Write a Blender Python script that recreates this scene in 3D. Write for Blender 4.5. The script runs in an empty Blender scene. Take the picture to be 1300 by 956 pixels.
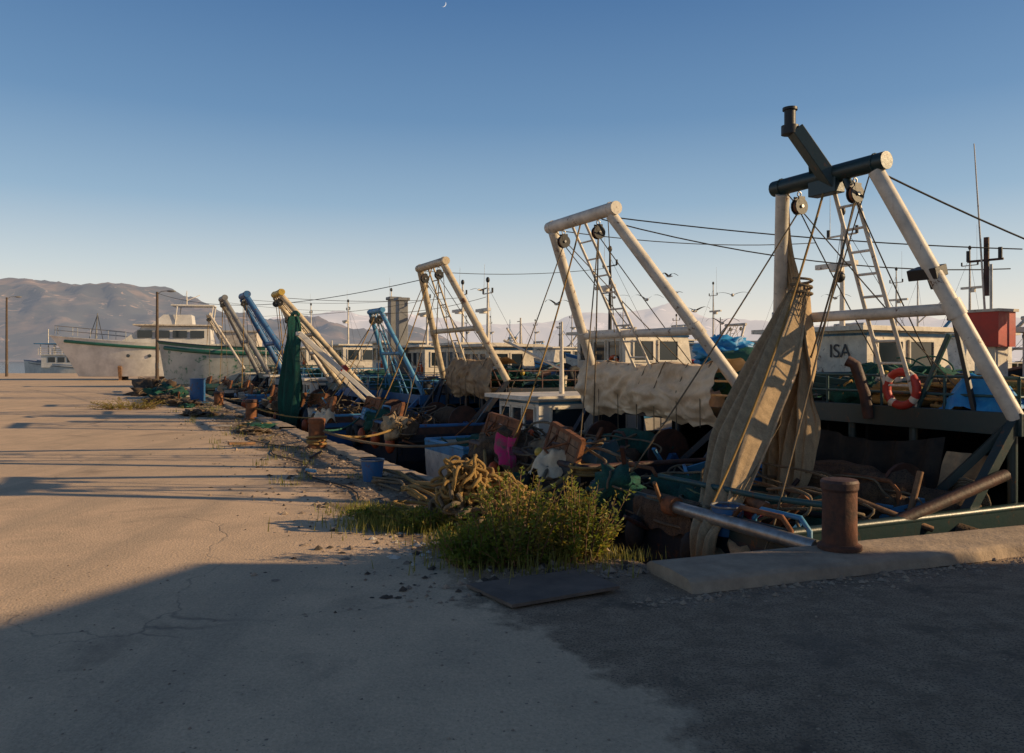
import bpy, bmesh, math, random
from mathutils import Vector, Matrix, noise, Euler
random.seed(11)
R=random.uniform
sc=bpy.context.scene
SUN_EL=math.radians(20.5); SUN_ROT=math.radians(95)

# ------------------------------------------------------------ materials
def nt(name):
    m=bpy.data.materials.new(name); m.use_nodes=True
    n=m.node_tree.nodes; l=m.node_tree.links
    b=n['Principled BSDF']
    return m,n,l,b
def ramp(n,l,src,p0,p1,c0=(0,0,0,1),c1=(1,1,1,1)):
    r=n.new('ShaderNodeValToRGB'); e=r.color_ramp.elements
    e[0].position=p0; e[1].position=p1; e[0].color=c0; e[1].color=c1
    l.new(src,r.inputs[0]); return r.outputs[0]
def mix(n,l,f,a,b,mode='MIX'):
    x=n.new('ShaderNodeMix'); x.data_type='RGBA'; x.blend_type=mode
    for sock,v in ((0,f),(6,a),(7,b)):
        if hasattr(v,'links') or isinstance(v,bpy.types.NodeSocket): l.new(v,x.inputs[sock])
        elif sock==0: x.inputs[0].default_value=v
        else: x.inputs[sock].default_value=tuple(v)+((1,) if len(v)==3 else ())
    return x.outputs[2]
def ntex(n,l,vec,scale,detail=5,rough=.6,dist=0):
    t=n.new('ShaderNodeTexNoise'); t.inputs['Scale'].default_value=scale
    t.inputs['Detail'].default_value=detail; t.inputs['Roughness'].default_value=rough
    t.inputs['Distortion'].default_value=dist
    l.new(vec,t.inputs['Vector']); return t.outputs[0]
def pos(n): return n.new('ShaderNodeNewGeometry').outputs['Position']
def bump(n,l,b,h,s,d=.01):
    x=n.new('ShaderNodeBump'); x.inputs['Strength'].default_value=s; x.inputs['Distance'].default_value=d
    l.new(h,x.inputs['Height']); l.new(x.outputs[0],b.inputs['Normal'])
def paint(name,col,rough=.45,rust=.5,scale=3.0,rustcol=(.13,.05,.02)):
    m,n,l,b=nt(name); p=pos(n)
    a=ntex(n,l,p,scale,6,.7); f=ntex(n,l,p,scale*7,4,.7)
    dk=tuple(c*.55+.015 for c in col)
    c1=mix(n,l,ramp(n,l,a,.38,.72),col,dk)
    rr=ramp(n,l,ntex(n,l,p,scale*2.3,8,.75,.4),.66-rust*.12,.70-rust*.08)
    c2=mix(n,l,rr,c1,rustcol)
    # vertical rust / dirt runs
    mp=n.new('ShaderNodeMapping'); mp.inputs['Scale'].default_value=(9,9,.8); l.new(p,mp.inputs['Vector'])
    c2=mix(n,l,ramp(n,l,ntex(n,l,mp.outputs[0],1.0,5,.7),.60,.78,(0,0,0,1),(rust*.7,rust*.7,rust*.7,1)),c2,tuple(x*1.3 for x in rustcol))
    l.new(c2,b.inputs['Base Color'])
    b.inputs['Roughness'].default_value=rough
    bump(n,l,b,f,.25,.008); return m
def stuff(name,c1,c2,scale=8,rough=.9,bs=.5,bd=.01,metal=0,lo=.35,hi=.65):
    m,n,l,b=nt(name); p=pos(n)
    a=ntex(n,l,p,scale,7,.7)
    l.new(ramp(n,l,a,lo,hi,tuple(c1)+(1,),tuple(c2)+(1,)),b.inputs['Base Color'])
    b.inputs['Roughness'].default_value=rough; b.inputs['Metallic'].default_value=metal
    bump(n,l,b,ntex(n,l,p,scale*5,4,.7),bs,bd); return m
def glass(name='window_glass'):
    m,n,l,b=nt(name); b.inputs['Base Color'].default_value=(.02,.03,.04,1)
    b.inputs['Roughness'].default_value=.08; return m
def ropem(name,c1,c2,scale=40):
    m,n,l,b=nt(name); p=pos(n)
    w=n.new('ShaderNodeTexWave'); w.inputs['Scale'].default_value=scale; w.inputs['Distortion'].default_value=4
    w.bands_direction='DIAGONAL'; l.new(p,w.inputs['Vector'])
    a=ntex(n,l,p,5,4)
    cc=mix(n,l,ramp(n,l,a,.35,.65),c1,c2)
    dk=mix(n,l,w.outputs['Fac'],tuple(x*.5 for x in c1),cc)
    l.new(dk,b.inputs['Base Color']); b.inputs['Roughness'].default_value=.95
    bump(n,l,b,w.outputs['Fac'],.6,.01); return m
def netm(name,c1,c2,cell=45,lo=.45):
    m,n,l,b=nt(name); p=pos(n)
    v=n.new('ShaderNodeTexVoronoi'); v.feature='DISTANCE_TO_EDGE'; v.inputs['Scale'].default_value=cell; l.new(p,v.inputs['Vector'])
    mp=n.new('ShaderNodeMapping'); mp.inputs['Scale'].default_value=(6,6,.7); l.new(p,mp.inputs['Vector'])
    a=ntex(n,l,mp.outputs[0],2.5,6,.7)
    cc=mix(n,l,ramp(n,l,a,.35,.68),c1,c2)
    e=ramp(n,l,v.outputs['Distance'],.05,.35,(1,1,1,1),(lo,lo,lo,1))
    l.new(mix(n,l,1.0,cc,e,'MULTIPLY'),b.inputs['Base Color']); b.inputs['Roughness'].default_value=1
    bump(n,l,b,e,.5,.008); return m
M={}
M['white']=paint('white_paint',(.78,.70,.58),.5,.6)
M['clean']=paint('clean_white_paint',(.80,.75,.67),.35,.0,.6,(.4,.36,.3))
M['white2']=paint('weathered_white_paint',(.66,.58,.48),.5,.8,4)
M['cream']=paint('cream_paint',(.64,.52,.35),.5,.8)
M['green']=paint('dark_green_paint',(.010,.036,.040),.4,.5)
M['stripe']=paint('green_stripe_paint',(.02,.14,.09),.4,.2)
M['teal']=paint('teal_paint',(.02,.08,.085),.5,.8)
M['blue']=paint('blue_paint',(.025,.13,.32),.5,.8)
M['lblue']=paint('light_blue_paint',(.07,.29,.52),.5,.8)
M['navy']=paint('navy_paint',(.010,.018,.032),.45,.7)
M['black']=paint('black_paint',(.012,.012,.013),.5,.2)
M['red']=paint('red_paint',(.5,.035,.02),.5,.2)
M['orange']=paint('orange_plastic',(.60,.10,.02),.5,.0)
M['grey']=paint('grey_paint',(.22,.22,.22),.5,.5)
M['yellow']=paint('yellow_paint',(.6,.4,.06),.5,.6)
M['dark']=stuff('near_black_mottle',(.012,.012,.012),(.035,.028,.022),5)  # mottled near-black for end panels, bucket floors and a hung sheet
M['rust']=stuff('rusted_steel',(.30,.11,.04),(.09,.04,.02),7,.85,.8,.01)
M['rust1']=stuff('dark_rusted_steel',(.17,.06,.03),(.05,.028,.02),7,.8,.8,.01)
M['rust2']=stuff('brown_rusted_steel',(.11,.045,.03),(.03,.02,.018),6,.6,.6,.01)
M['steel']=stuff('galvanised_steel',(.42,.42,.42),(.25,.24,.22),9,.4,.2,.004,.7)
M['wood']=stuff('weathered_wood',(.34,.18,.09),(.10,.06,.035),6,.85,.6,.008)
M['pole']=stuff('timber_pole',(.12,.085,.06),(.07,.05,.04),6,.85,.6,.008)
M['deck']=stuff('deck_boards',(.10,.075,.055),(.04,.033,.028),5,.9,.6,.008)
M['tarp']=stuff('canvas_tarp',(.82,.63,.42),(.40,.28,.17),1.8,.9,.7,.02,0,.40,.74)
M['tarp2']=stuff('brown_canvas',(.46,.32,.18),(.2,.14,.09),3,.9,.7,.02)
M['bluetarp']=stuff('blue_tarp',(.015,.18,.48),(.03,.30,.60),4,.5,.4,.02)
M['rope']=ropem('yellow_rope',(.54,.34,.11),(.28,.17,.07))
M['rope2']=ropem('grey_rope',(.30,.23,.15),(.16,.125,.08))
M['rope3']=ropem('green_rope',(.03,.15,.11),(.06,.21,.15))
M['cable']=stuff('steel_cable',(.05,.045,.04),(.02,.02,.02),9)
M['net']=netm('beige_net',(.60,.43,.25),(.38,.27,.155),90,.65)
M['gnet']=netm('green_net',(.010,.11,.08),(.02,.055,.045),60)
M['bnet']=netm('brown_net',(.15,.095,.055),(.06,.042,.03),45)
M['glass']=glass()
M['rubber']=stuff('black_rubber',(.012,.012,.012),(.03,.03,.03),9,.8)
M['pink']=stuff('pink_cloth',(.55,.03,.16),(.16,.12,.10),7,.9,.5,.02,0,.45,.62)
M['graffiti']=paint('green_white_hull',(.55,.54,.46),.6,.9,.8,(.02,.16,.08))
M['conc']=stuff('quay_concrete',(.50,.38,.27),(.27,.205,.15),3.5,.95,.9,.014,0,.3,.7)
M['plate']=stuff('plywood_sheet',(.20,.15,.12),(.11,.085,.07),3,.8,.4,.006)
M['stone']=stuff('rubble_stone',(.40,.30,.22),(.17,.13,.10),8,.95,.6)
M['litter']=stuff('pale_litter',(.6,.57,.52),(.35,.32,.28),20,.8)
def leafm(name,c1,c2):
    m,n,l,b=nt(name); p=pos(n)
    l.new(ramp(n,l,ntex(n,l,p,6,3),.35,.65,tuple(c1)+(1,),tuple(c2)+(1,)),b.inputs['Base Color'])
    b.inputs['Roughness'].default_value=.6
    tr=n.new('ShaderNodeBsdfTranslucent'); tr.inputs[0].default_value=(c2[0]*1.5,c2[1]*1.5,c2[2],1)
    ms=n.new('ShaderNodeMixShader'); ms.inputs[0].default_value=.35
    l.new(b.outputs[0],ms.inputs[1]); l.new(tr.outputs[0],ms.inputs[2])
    l.new(ms.outputs[0],n['Material Output'].inputs[0]); return m
M['leaf']=leafm('shrub_leaves',(.06,.11,.015),(.19,.22,.03))
M['leaf2']=leafm('olive_leaves',(.15,.15,.03),(.34,.27,.06))
M['grass']=leafm('grass_blades',(.12,.15,.02),(.30,.25,.07))

# ------------------------------------------------------------ mesh builder
O=(1.15,6.0); U=(-.4472,.8944); V=(.8944,.4472)
def H(s,t,z=0.0): return Vector((O[0]+U[0]*s+V[0]*t, O[1]+U[1]*s+V[1]*t, z))
def W(x,y,z=0.0): return Vector((x,y,z))
class MB:
    def __init__(s,F=W): s.v=[];s.f=[];s.m=[];s.sm=[];s.mats=[];s.F=F
    def mi(s,mat):
        m=M[mat] if isinstance(mat,str) else mat
        if m not in s.mats: s.mats.append(m)
        return s.mats.index(m)
    def add(s,vs,fs,mat,smooth=False):
        o=len(s.v); s.v+= [s.F(*v) for v in vs]; k=s.mi(mat)
        for f in fs: s.f.append([o+i for i in f]); s.m.append(k); s.sm.append(smooth)
    def path(s,pts,r,mat,n=6,smooth=True,cap=True):
        pts=[Vector(p) for p in pts]; N=len(pts)
        rs=r if isinstance(r,(list,tuple)) else [r]*N
        d0=(pts[1]-pts[0]).normalized(); a=d0.orthogonal().normalized()
        vs=[];fs=[]
        for i,p in enumerate(pts):
            d=(pts[min(i+1,N-1)]-pts[max(i-1,0)])
            if d.length<1e-6: d=d0
            d.normalize(); a=(a-d*a.dot(d))
            if a.length<1e-5: a=d.orthogonal()
            a.normalize(); b=d.cross(a)
            for k in range(n):
                th=2*math.pi*(k+.5)/n; vs.append(p+(a*math.cos(th)+b*math.sin(th))*rs[i])
        for i in range(N-1):
            for k in range(n):
                k2=(k+1)%n; fs.append((i*n+k,i*n+k2,(i+1)*n+k2,(i+1)*n+k))
        s.add(vs,fs,mat,smooth)
        if cap: s.add(vs[:n],[tuple(range(n))],mat); s.add(vs[-n:],[tuple(range(n))],mat)
    def tube(s,a,b,r,mat,r2=None,n=10):
        s.path([a,b],[r,r if r2 is None else r2],mat,n)
    def beam(s,a,b,w,h,mat):
        a=Vector(a);b=Vector(b);d=(b-a).normalized()
        up=Vector((0,0,1)) if abs(d.z)<.95 else Vector((1,0,0))
        x=d.cross(up).normalized(); y=x.cross(d)
        vs=[]
        for p in (a,b):
            for i,j in ((-1,-1),(1,-1),(1,1),(-1,1)): vs.append(p+x*i*w/2+y*j*h/2)
        s.add(vs,[(0,1,2,3),(7,6,5,4),(0,4,5,1),(1,5,6,2),(2,6,7,3),(3,7,4,0)],mat)
    def box(s,c,sz,mat,rot=(0,0,0)):
        E=Euler(rot).to_matrix(); c=Vector(c); vs=[]
        for k in (-1,1):
            for i,j in ((-1,-1),(1,-1),(1,1),(-1,1)):
                vs.append(c+E@Vector((i*sz[0]/2,j*sz[1]/2,k*sz[2]/2)))
        s.add(vs,[(0,1,2,3),(7,6,5,4),(0,4,5,1),(1,5,6,2),(2,6,7,3),(3,7,4,0)],mat)
    def sheet(s,fn,nu,nv,mat,smooth=True):
        vs=[fn(i/nu,j/nv) for j in range(nv+1) for i in range(nu+1)]
        fs=[(j*(nu+1)+i,j*(nu+1)+i+1,(j+1)*(nu+1)+i+1,(j+1)*(nu+1)+i) for j in range(nv) for i in range(nu)]
        s.add(vs,fs,mat,smooth)
    def blob(s,c,r,mat,amp=.25,freq=2.0,sub=3,seed=0,smooth=True):
        bm=bmesh.new(); bmesh.ops.create_icosphere(bm,subdivisions=sub,radius=1)
        vs=[]
        for v in bm.verts:
            p=v.co.copy(); q=p*freq+Vector((seed*7.3,seed*3.1,seed*1.7))
            k=1+amp*(noise.noise(q)*1.4+noise.noise(q*2.7)*.7+noise.noise(q*6)*.45)
            vs.append((c[0]+p.x*r[0]*k,c[1]+p.y*r[1]*k,c[2]+p.z*r[2]*k))
        fs=[[v.index for v in f.verts] for f in bm.faces]; bm.free()
        s.add(vs,fs,mat,smooth)
    def torus(s,c,R_,r,ax,mat,n=20,k=8,bands=None):
        ax=Vector(ax).normalized(); a=ax.orthogonal().normalized(); b=ax.cross(a); c=Vector(c)
        for i in range(n):
            vs=[]
            for q in (i,i+1):
                th=2*math.pi*q/n; d=a*math.cos(th)+b*math.sin(th)
                for j in range(k):
                    ph=2*math.pi*j/k; vs.append(c+d*(R_+r*math.cos(ph))+ax*r*math.sin(ph))
            s.add(vs,[(j,(j+1)%k,k+(j+1)%k,k+j) for j in range(k)],bands if (bands and i%5==0) else mat,True)
    def cat(s,a,b,sag,r,mat,n=12,k=5):
        a=Vector(a);b=Vector(b)
        s.path([a.lerp(b,i/n)-Vector((0,0,sag*4*(i/n)*(1-i/n))) for i in range(n+1)],r,mat,k)
    def coil(s,c,R_,r,turns,mat,h=0,wob=.03):
        n=int(turns*18); s.path([(c[0]+(R_*(1-.12*(i/18%3)))*math.cos(i/18*6.283)+R(-wob,wob)*R_,c[1]+R_*(1-.12*(i/18%3))*math.sin(i/18*6.283)+R(-wob,wob)*R_,c[2]+r+h*i/n) for i in range(n)],r,mat,6)
    def noodles(s,c,rad,num,r,mat,ln=14,zmin=-9,step=.5):
        for q in range(num):
            th=R(0,6.28); p=Vector((c[0]+math.cos(th)*rad[0]*R(.2,.9),c[1]+math.sin(th)*rad[1]*R(.2,.9),c[2]+R(-.3,.9)*rad[2]))
            d=Vector((R(-1,1),R(-1,1),R(-.5,.5))); pts=[]
            for i in range(ln):
                pts.append(p.copy()); d+=Vector((R(-1,1),R(-1,1),R(-.8,.8)))*.55
                off=Vector(((p.x-c[0])/rad[0],(p.y-c[1])/rad[1],(p.z-c[2])/rad[2]))
                if off.length>1: d-=off*.7
                d.normalize(); p=p+Vector((d.x*rad[0],d.y*rad[1],d.z*rad[2]))*step*.5
                if p.z<zmin: p.z=zmin+.01; d.z=abs(d.z)
            sp=[]
            for i in range(len(pts)-1):
                a=pts[max(i-1,0)];b=pts[i];c2=pts[i+1];d2=pts[min(i+2,len(pts)-1)]
                for tt in (0,.33,.66):
                    sp.append(.5*((2*b)+(c2-a)*tt+(2*a-5*b+4*c2-d2)*tt*tt+(3*b-a-3*c2+d2)*tt**3))
            s.path(sp,r,mat,5)
    def obj(s,name,parent=None,bevel=0):
        me=bpy.data.meshes.new(name); me.from_pydata([tuple(v) for v in s.v],[],s.f)
        for m in s.mats: me.materials.append(m)
        me.polygons.foreach_set('material_index',s.m); me.polygons.foreach_set('use_smooth',s.sm)
        me.update(); o=bpy.data.objects.new(name,me); sc.collection.objects.link(o)
        if parent: o.parent=parent
        if bevel:
            b=o.modifiers.new('bevel','BEVEL'); b.width=bevel; b.segments=2; b.limit_method='ANGLE'; b.angle_limit=.9
        return o
def empty(name,loc=(0,0,0)):
    e=bpy.data.objects.new(name,None); sc.collection.objects.link(e); e.empty_display_size=.3; return e

# ------------------------------------------------------------ part generators
def railing(mb,pts,h,mat,rails=3,sp=.8,r=.02):
    for a,b in zip(pts,pts[1:]):
        a=Vector(a);b=Vector(b);n=max(1,int((b-a).length/sp))
        for i in range(n+1):
            p=a.lerp(b,i/n); mb.tube(p,p+Vector((0,0,h)),r,mat,n=6)
        for k in range(rails):
            z=Vector((0,0,h*(k+1)/rails)); mb.tube(a+z,b+z,r*.9,mat,n=6)
def pulley(mb,p,sz,mat='black'):
    p=Vector(p)
    mb.torus(p-Vector((0,0,.03)),.03,.009,(1,0,0),'steel',10,5)
    c=p-Vector((0,0,.07+sz*.55))
    for o in (-.035,.035):
        mb.path([c+Vector((o-.008,0,0)),c+Vector((o+.008,0,0))],sz*.5,mat,14)
        mb.box(c+Vector((o,0,sz*.35)),(.02,sz*.5,sz*.5),mat)
    mb.path([c-Vector((.02,0,0)),c+Vector((.02,0,0))],sz*.42,'rust',14)
    mb.tube(c-Vector((.06,0,0)),c+Vector((.06,0,0)),.02,'steel')
    return c
def windows(mb,axis,u0,u1,w0,zc0,zc1,n,side,frame='white'):
    pw=(u1-u0)/n
    for i in range(n):
        c=u0+pw*(i+.5); ww=pw*.74; hh=zc1-zc0; zm=(zc0+zc1)/2
        def B(cu,cz,su,sz,th,m,off):
            if axis=='x': mb.box((cu,w0+side*off,cz),(su,th,sz),m)
            else: mb.box((w0+side*off,cu,cz),(th,su,sz),m)
        B(c,zm,ww,hh,.02,'glass',.002)
        B(c,zc1+.02,ww+.08,.04,.05,frame,.012); B(c,zc0-.02,ww+.08,.04,.05,frame,.012)
        B(c-ww/2-.02,zm,.04,hh,.05,frame,.012); B(c+ww/2+.02,zm,.04,hh,.05,frame,.012)
def wheelhouse(mb,xw,y0,y1,z0,z1,mat='white',roof='white',fr='white',aft=True):
    x=xw/2
    vs=[(-x,y0,z0),(x,y0,z0),(x,y1,z0),(-x,y1,z0),(-x,y0,z1),(x,y0,z1),(x,y1-.25,z1),(-x,y1-.25,z1)]
    mb.add(vs,[(0,1,5,4),(1,2,6,5),(2,3,7,6),(3,0,4,7)],mat)
    mb.box((0,(y0+y1)/2-.1,z1+.04),(xw+.3,y1-y0+.35,.08),roof)
    h=z1-z0
    if aft:
        windows(mb,'x',-x*.9,x*.9,y0,z0+h*.5,z0+h*.85,3,-1,fr)
        mb.box((x*.1,y0-.02,z0+h*.22),(.55,.03,h*.42),'lblue')
    windows(mb,'y',y0+.15,y1-.5,-x,z0+h*.5,z0+h*.85,2,-1,fr)
    windows(mb,'y',y0+.15,y1-.5,x,z0+h*.5,z0+h*.85,2,1,fr)
    mb.box((0,(y0+y1)/2-.1,z1-.06),(xw+.02,y1-y0-.2,.05),'lblue')
def mast(mb,x,y,z0,z1,mat='white',rich=True):
    mb.path([(x,y,z0),(x,y,z1)],[.055,.025],mat,8)
    h=z1-z0
    if rich:
        mb.tube((x-.32,y,z0+h*.80),(x+.32,y,z0+h*.80),.02,mat,n=6)
        for q in (-.32,.32): mb.tube((x+q,y,z0+h*.80),(x+q,y,z0+h*.80+.14),.03,'black',n=8)
        mb.box((x,y-.16,z0+h*.55),(.9,.09,.09),'white'); mb.tube((x,y-.16,z0+h*.5),(x,y-.16,z0+h*.55),.12,'white')
        mb.tube((x+.28,y,z0+h*.8),(x+.30,y+.03,z1+h*.25),.008,'steel',.005,5)
        mb.blob((x,y,z1),(.06,.06,.09),'black',0,1,2)
    else:
        mb.tube((x,y,z0+h*.35),(x+R(-1,1)*1.1,y-1.0,z0+h*.75),.03,mat,n=6)
        mb.tube((x,y,z0+h*.93),(x+.22,y,z0+h*.93),.015,mat,n=5)
    for q in (-1,1): mb.tube((x,y,z0+h*.9),(x+q*.9,y+.6,z0),.006,'cable',n=4)
def hull(mb,B,y0,L,zt,zbow,deckz,mat,stripe,rim,zb=-1.4,rake=1.0,low='rust2',fine=2.3):
    N=22; prof=[]
    for i in range(N+1):
        a=i/N
        f=.9+.1*math.sin(min(a/.4,1)*1.57) if a<.55 else max(.02,1-((a-.55)/.45)**fine)
        hb=B/2*f; z=zt+(zbow-zt)*max(0,(a-.3)/.7)**2; y=y0+L*a
        rk=.25*rake*max(0,(a-.5)/.5)**1.5
        prof.append((hb,z,y,rk))
    for sg in (-1,1):
        rows=[]
        for hb,z,y,rk in prof:
            zz=max(zb,-.86); zq=min(-.5,zz+.36) if zb<-.6 else (z+zb)/2
            rows.append([(sg*hb,y+rk*2,z),(sg*hb*.995,y+rk*1.8,z-.16),(sg*hb*.96,y+rk*1.0,zq),(sg*hb*.86,y+rk*.3,zz+.02),(sg*hb*.5,y,min(zb,zz))])
        for j,m in ((0,stripe),(1,mat),(2,mat),(3,low)):
            vs=[r[j] for r in rows]+[r[j+1] for r in rows]; n=len(rows)
            mb.add(vs,[(i,i+1,n+i+1,n+i) for i in range(n-1)],m,True)
        vs=[(sg*max(hb-.07,.005),y+rk*2,z) for hb,z,y,rk in prof]+[(sg*max(hb-.07,.005),y+rk,min(deckz,z-.3)) for hb,z,y,rk in prof]
        n=len(prof); mb.add(vs,[(i,i+1,n+i+1,n+i) for i in range(n-1)],mat,True)
        mb.path([(sg*(hb-.035),y+rk*2,z+.015) for hb,z,y,rk in prof],.045,rim,6)
        if rake>1: mb.path([(sg*(hb*.99+.0),y+rk*1.7,z-.36) for hb,z,y,rk in prof[:-1]],.13,'stripe',8)
        else: mb.path([(sg*(hb+.02),y+rk*1.7,z-.30) for hb,z,y,rk in prof[:-1]],.035,'rubber',6)
    hb,z,y,_=prof[0]; zz=max(zb,-.86)+.02
    mb.add([(-hb,y,z),(hb,y,z),(hb,y,z-.16),(-hb,y,z-.16)],[(0,1,2,3)],stripe)
    mb.add([(-hb,y,z-.16),(hb,y,z-.16),(hb*.86,y,zz),(-hb*.86,y,zz)],[(0,1,2,3)],mat)
    mb.add([(-hb*.86,y,zz),(hb*.86,y,zz),(hb*.5,y,min(zb,zz)),(-hb*.5,y,min(zb,zz))],[(0,1,2,3)],low)
    mb.add([(-hb,y+.07,z),(hb,y+.07,z),(hb,y+.07,deckz),(-hb,y+.07,deckz)],[(0,1,2,3)],mat)
    mb.tube((-hb,y+.035,z+.015),(hb,y+.035,z+.015),.045,rim)
    vs=[(-hb+.05,y,deckz) for hb,z,y,_ in prof]+[(hb-.05,y,deckz) for hb,z,y,_ in prof]
    n=len(prof); mb.add(vs,[(i,i+1,n+i+1,n+i) for i in range(n-2)],'deck')
def otter_board(mb,c,w,h,rot,mat='wood'):
    E=Euler(rot).to_matrix(); c=Vector(c)
    P=lambda x,z,y=0:c+E@Vector((x,y,z))
    n=5
    for i in range(n):
        z=-h/2+h*(i+.5)/n; mb.box(P(0,z),(w*.97,.04,h/n*.93),mat,rot)
    for a,b in (((-w/2,-h/2),(w/2,-h/2)),((w/2,-h/2),(w/2,h/2)),((w/2,h/2),(-w/2,h/2)),((-w/2,h/2),(-w/2,-h/2)),((-w*.15,-h/2),(-w*.15,h/2)),((w*.25,-h/2),(w*.25,h/2))):
        mb.beam(P(*a),P(*b),.07,.06,'rust')
    mb.path([P(-w*.15,h*.3,-.03),P(.02,.0,-.25),P(w*.25,h*.3,-.03)],.018,'rust',6)
    mb.path([P(-w*.15,-h*.3,-.03),P(.02,.0,-.25),P(w*.25,-h*.3,-.03)],.018,'rust',6)
def netpile(mb,c,r,mat,rmat,seed=1,floats=True,nn=12):
    mb.blob(c,r,mat,.42,1.9,4,seed)
    mb.noodles(c,(r[0]*1.08,r[1]*1.08,r[2]*1.12),nn,.012,rmat,16)
    if floats:
        for i in range(5):
            th=R(0,6.28); mb.blob((c[0]+r[0]*.8*math.cos(th),c[1]+r[1]*.8*math.sin(th),c[2]+r[2]*R(.4,.8)),(.06,.06,.08),random.choice(['orange','yellow','white']),0,1,2)
def ladder(mb,a0,b0,a1,b1,mat,step=.28,r=.022):
    a0,b0,a1,b1=map(Vector,(a0,b0,a1,b1))
    mb.tube(a0,b0,r,mat,n=8); mb.tube(a1,b1,r,mat,n=8)
    n=int((b0-a0).length/step)
    for i in range(1,n): mb.tube(a0.lerp(b0,i/n),a1.lerp(b1,i/n),r*.7,mat,n=6)
def crate(mb,c,sz,mat,rot=(0,0,0)):
    E=Euler(rot).to_matrix(); c=Vector(c); x,y,z=sz
    mb.box(c-E@Vector((0,0,z/2)),(x,y,.02),mat,rot)
    for k in range(3):
        zz=-z/2+z*(k+.5)/3
        for sg in (-1,1):
            mb.box(c+E@Vector((0,sg*y/2,zz)),(x,.018,z/3*.7),mat,rot)
            mb.box(c+E@Vector((sg*x/2,0,zz)),(.018,y,z/3*.7),mat,rot)
    for i in (-1,1):
        for j in (-1,1): mb.box(c+E@Vector((i*x/2,j*y/2,0)),(.04,.04,z),mat,rot)
    mb.box(c+E@Vector((0,y/2,z/2)),(x+.04,.04,.03),mat,rot); mb.box(c+E@Vector((0,-y/2,z/2)),(x+.04,.04,.03),mat,rot)
def drum(mb,c,w,r,net='gnet'):
    for sg in (-1,1):
        mb.path([(c[0]+sg*w/2-.02,c[1],c[2]),(c[0]+sg*w/2+.02,c[1],c[2])],r,'rust2',20)
        mb.beam((c[0]+sg*(w/2+.1),c[1]-.3,c[2]-r-.1),(c[0]+sg*(w/2+.1),c[1],c[2]),.08,.08,'blue')
        mb.beam((c[0]+sg*(w/2+.1),c[1]+.3,c[2]-r-.1),(c[0]+sg*(w/2+.1),c[1],c[2]),.08,.08,'blue')
    mb.blob(c,(w*.47,r*.8,r*.8),net,.15,3,3,c[0])
def cloth_lump(mb,x,y,z,m,w,d,h,sd):
    def f(u,v):
        a=u*2-1;b=v*2-1; q=max(0,1-(a*a*.9+b*b*.9)); n_=noise.noise(Vector((u*3,v*3,sd))); n2=noise.noise(Vector((u*8,v*8,sd)))
        return (x+a*w*(1+.2*n_),y+b*d*(1+.2*n_),z+h*(q**.5)*(.75+.6*n_)+.09*n2*h*2)
    mb.sheet(f,22,22,m)
def clutter(mb,x0,x1,y0,y1,z,n,tall=1.0,dry=False):
    for i in range(n):
        x=R(x0,x1);y=R(y0,y1);k=random.random()
        if dry and .40<=k<.78: k=.2
        if k<.30:
            L_=R(.4,1.3)*tall; a=R(0,6.28); t=R(.2,1.3) if not dry else R(.02,.2); d=Vector((math.cos(a)*math.cos(t),math.sin(a)*math.cos(t),math.sin(t)))*L_
            p=Vector((x,y,z+.03)); m=random.choice(['rust','wood','wood','rust2','lblue','grey','white2','teal'])
            if R(0,1)<.5: mb.beam(p,p+d,R(.03,.10),R(.02,.05),m)
            else: mb.tube(p,p+d,R(.015,.035),m,n=7)
        elif k<.38:
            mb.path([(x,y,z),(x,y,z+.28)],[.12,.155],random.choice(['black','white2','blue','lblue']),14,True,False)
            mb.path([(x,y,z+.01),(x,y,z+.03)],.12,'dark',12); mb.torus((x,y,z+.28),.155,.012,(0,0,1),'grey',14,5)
        elif k<.44:
            for j in range(4): mb.blob((x+R(-.15,.15),y+R(-.15,.15),z+R(.08,.3)),(.07,.07,.07),random.choice(['orange','yellow','white2']),0,1,2)
        elif k<.52: mb.torus((x,y,z+R(.1,.4)),.2,.075,(R(-1,1),R(-1,1),R(-.3,1)),'rubber',18,8)
        elif k<.60: mb.coil((x,y,z+R(0,.25)),R(.16,.26),.02,4,random.choice(['rope','rope2','rope3']),.12)
        elif k<.70: crate(mb,(x,y,z+R(.12,.3)),(.5,.34,.22),random.choice(['blue','lblue','white2','teal','wood','blue']),(R(-.3,.3),R(-.3,.3),R(0,3)))
        elif k<.78: cloth_lump(mb,x,y,z,random.choice(['bluetarp','tarp2','tarp','bluetarp','navy','teal']),R(.3,.5),R(.25,.4),R(.25,.5),R(0,90))
        elif k<.92:
            m=random.choice(['bnet','gnet','gnet','bnet','net']); r=(R(.25,.5),R(.2,.4),R(.15,.32)*(.5 if dry else 1)); mb.blob((x,y,z+r[2]*.5),r,m,.5,2.0,3,R(0,50)); mb.noodles((x,y,z+r[2]*.6),r,5,.014,random.choice(['rope','rope2','rope3']),14)
        else:
            w=R(.2,.4); h=R(.4,.9)*tall; m=random.choice(['rust','white2','lblue','rust2'])
            mb.path([(x-w,y,z),(x-w,y,z+h-.1),(x-w+.1,y,z+h),(x+w-.1,y,z+h),(x+w,y,z+h-.1),(x+w,y,z)],.025,m,7)

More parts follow.
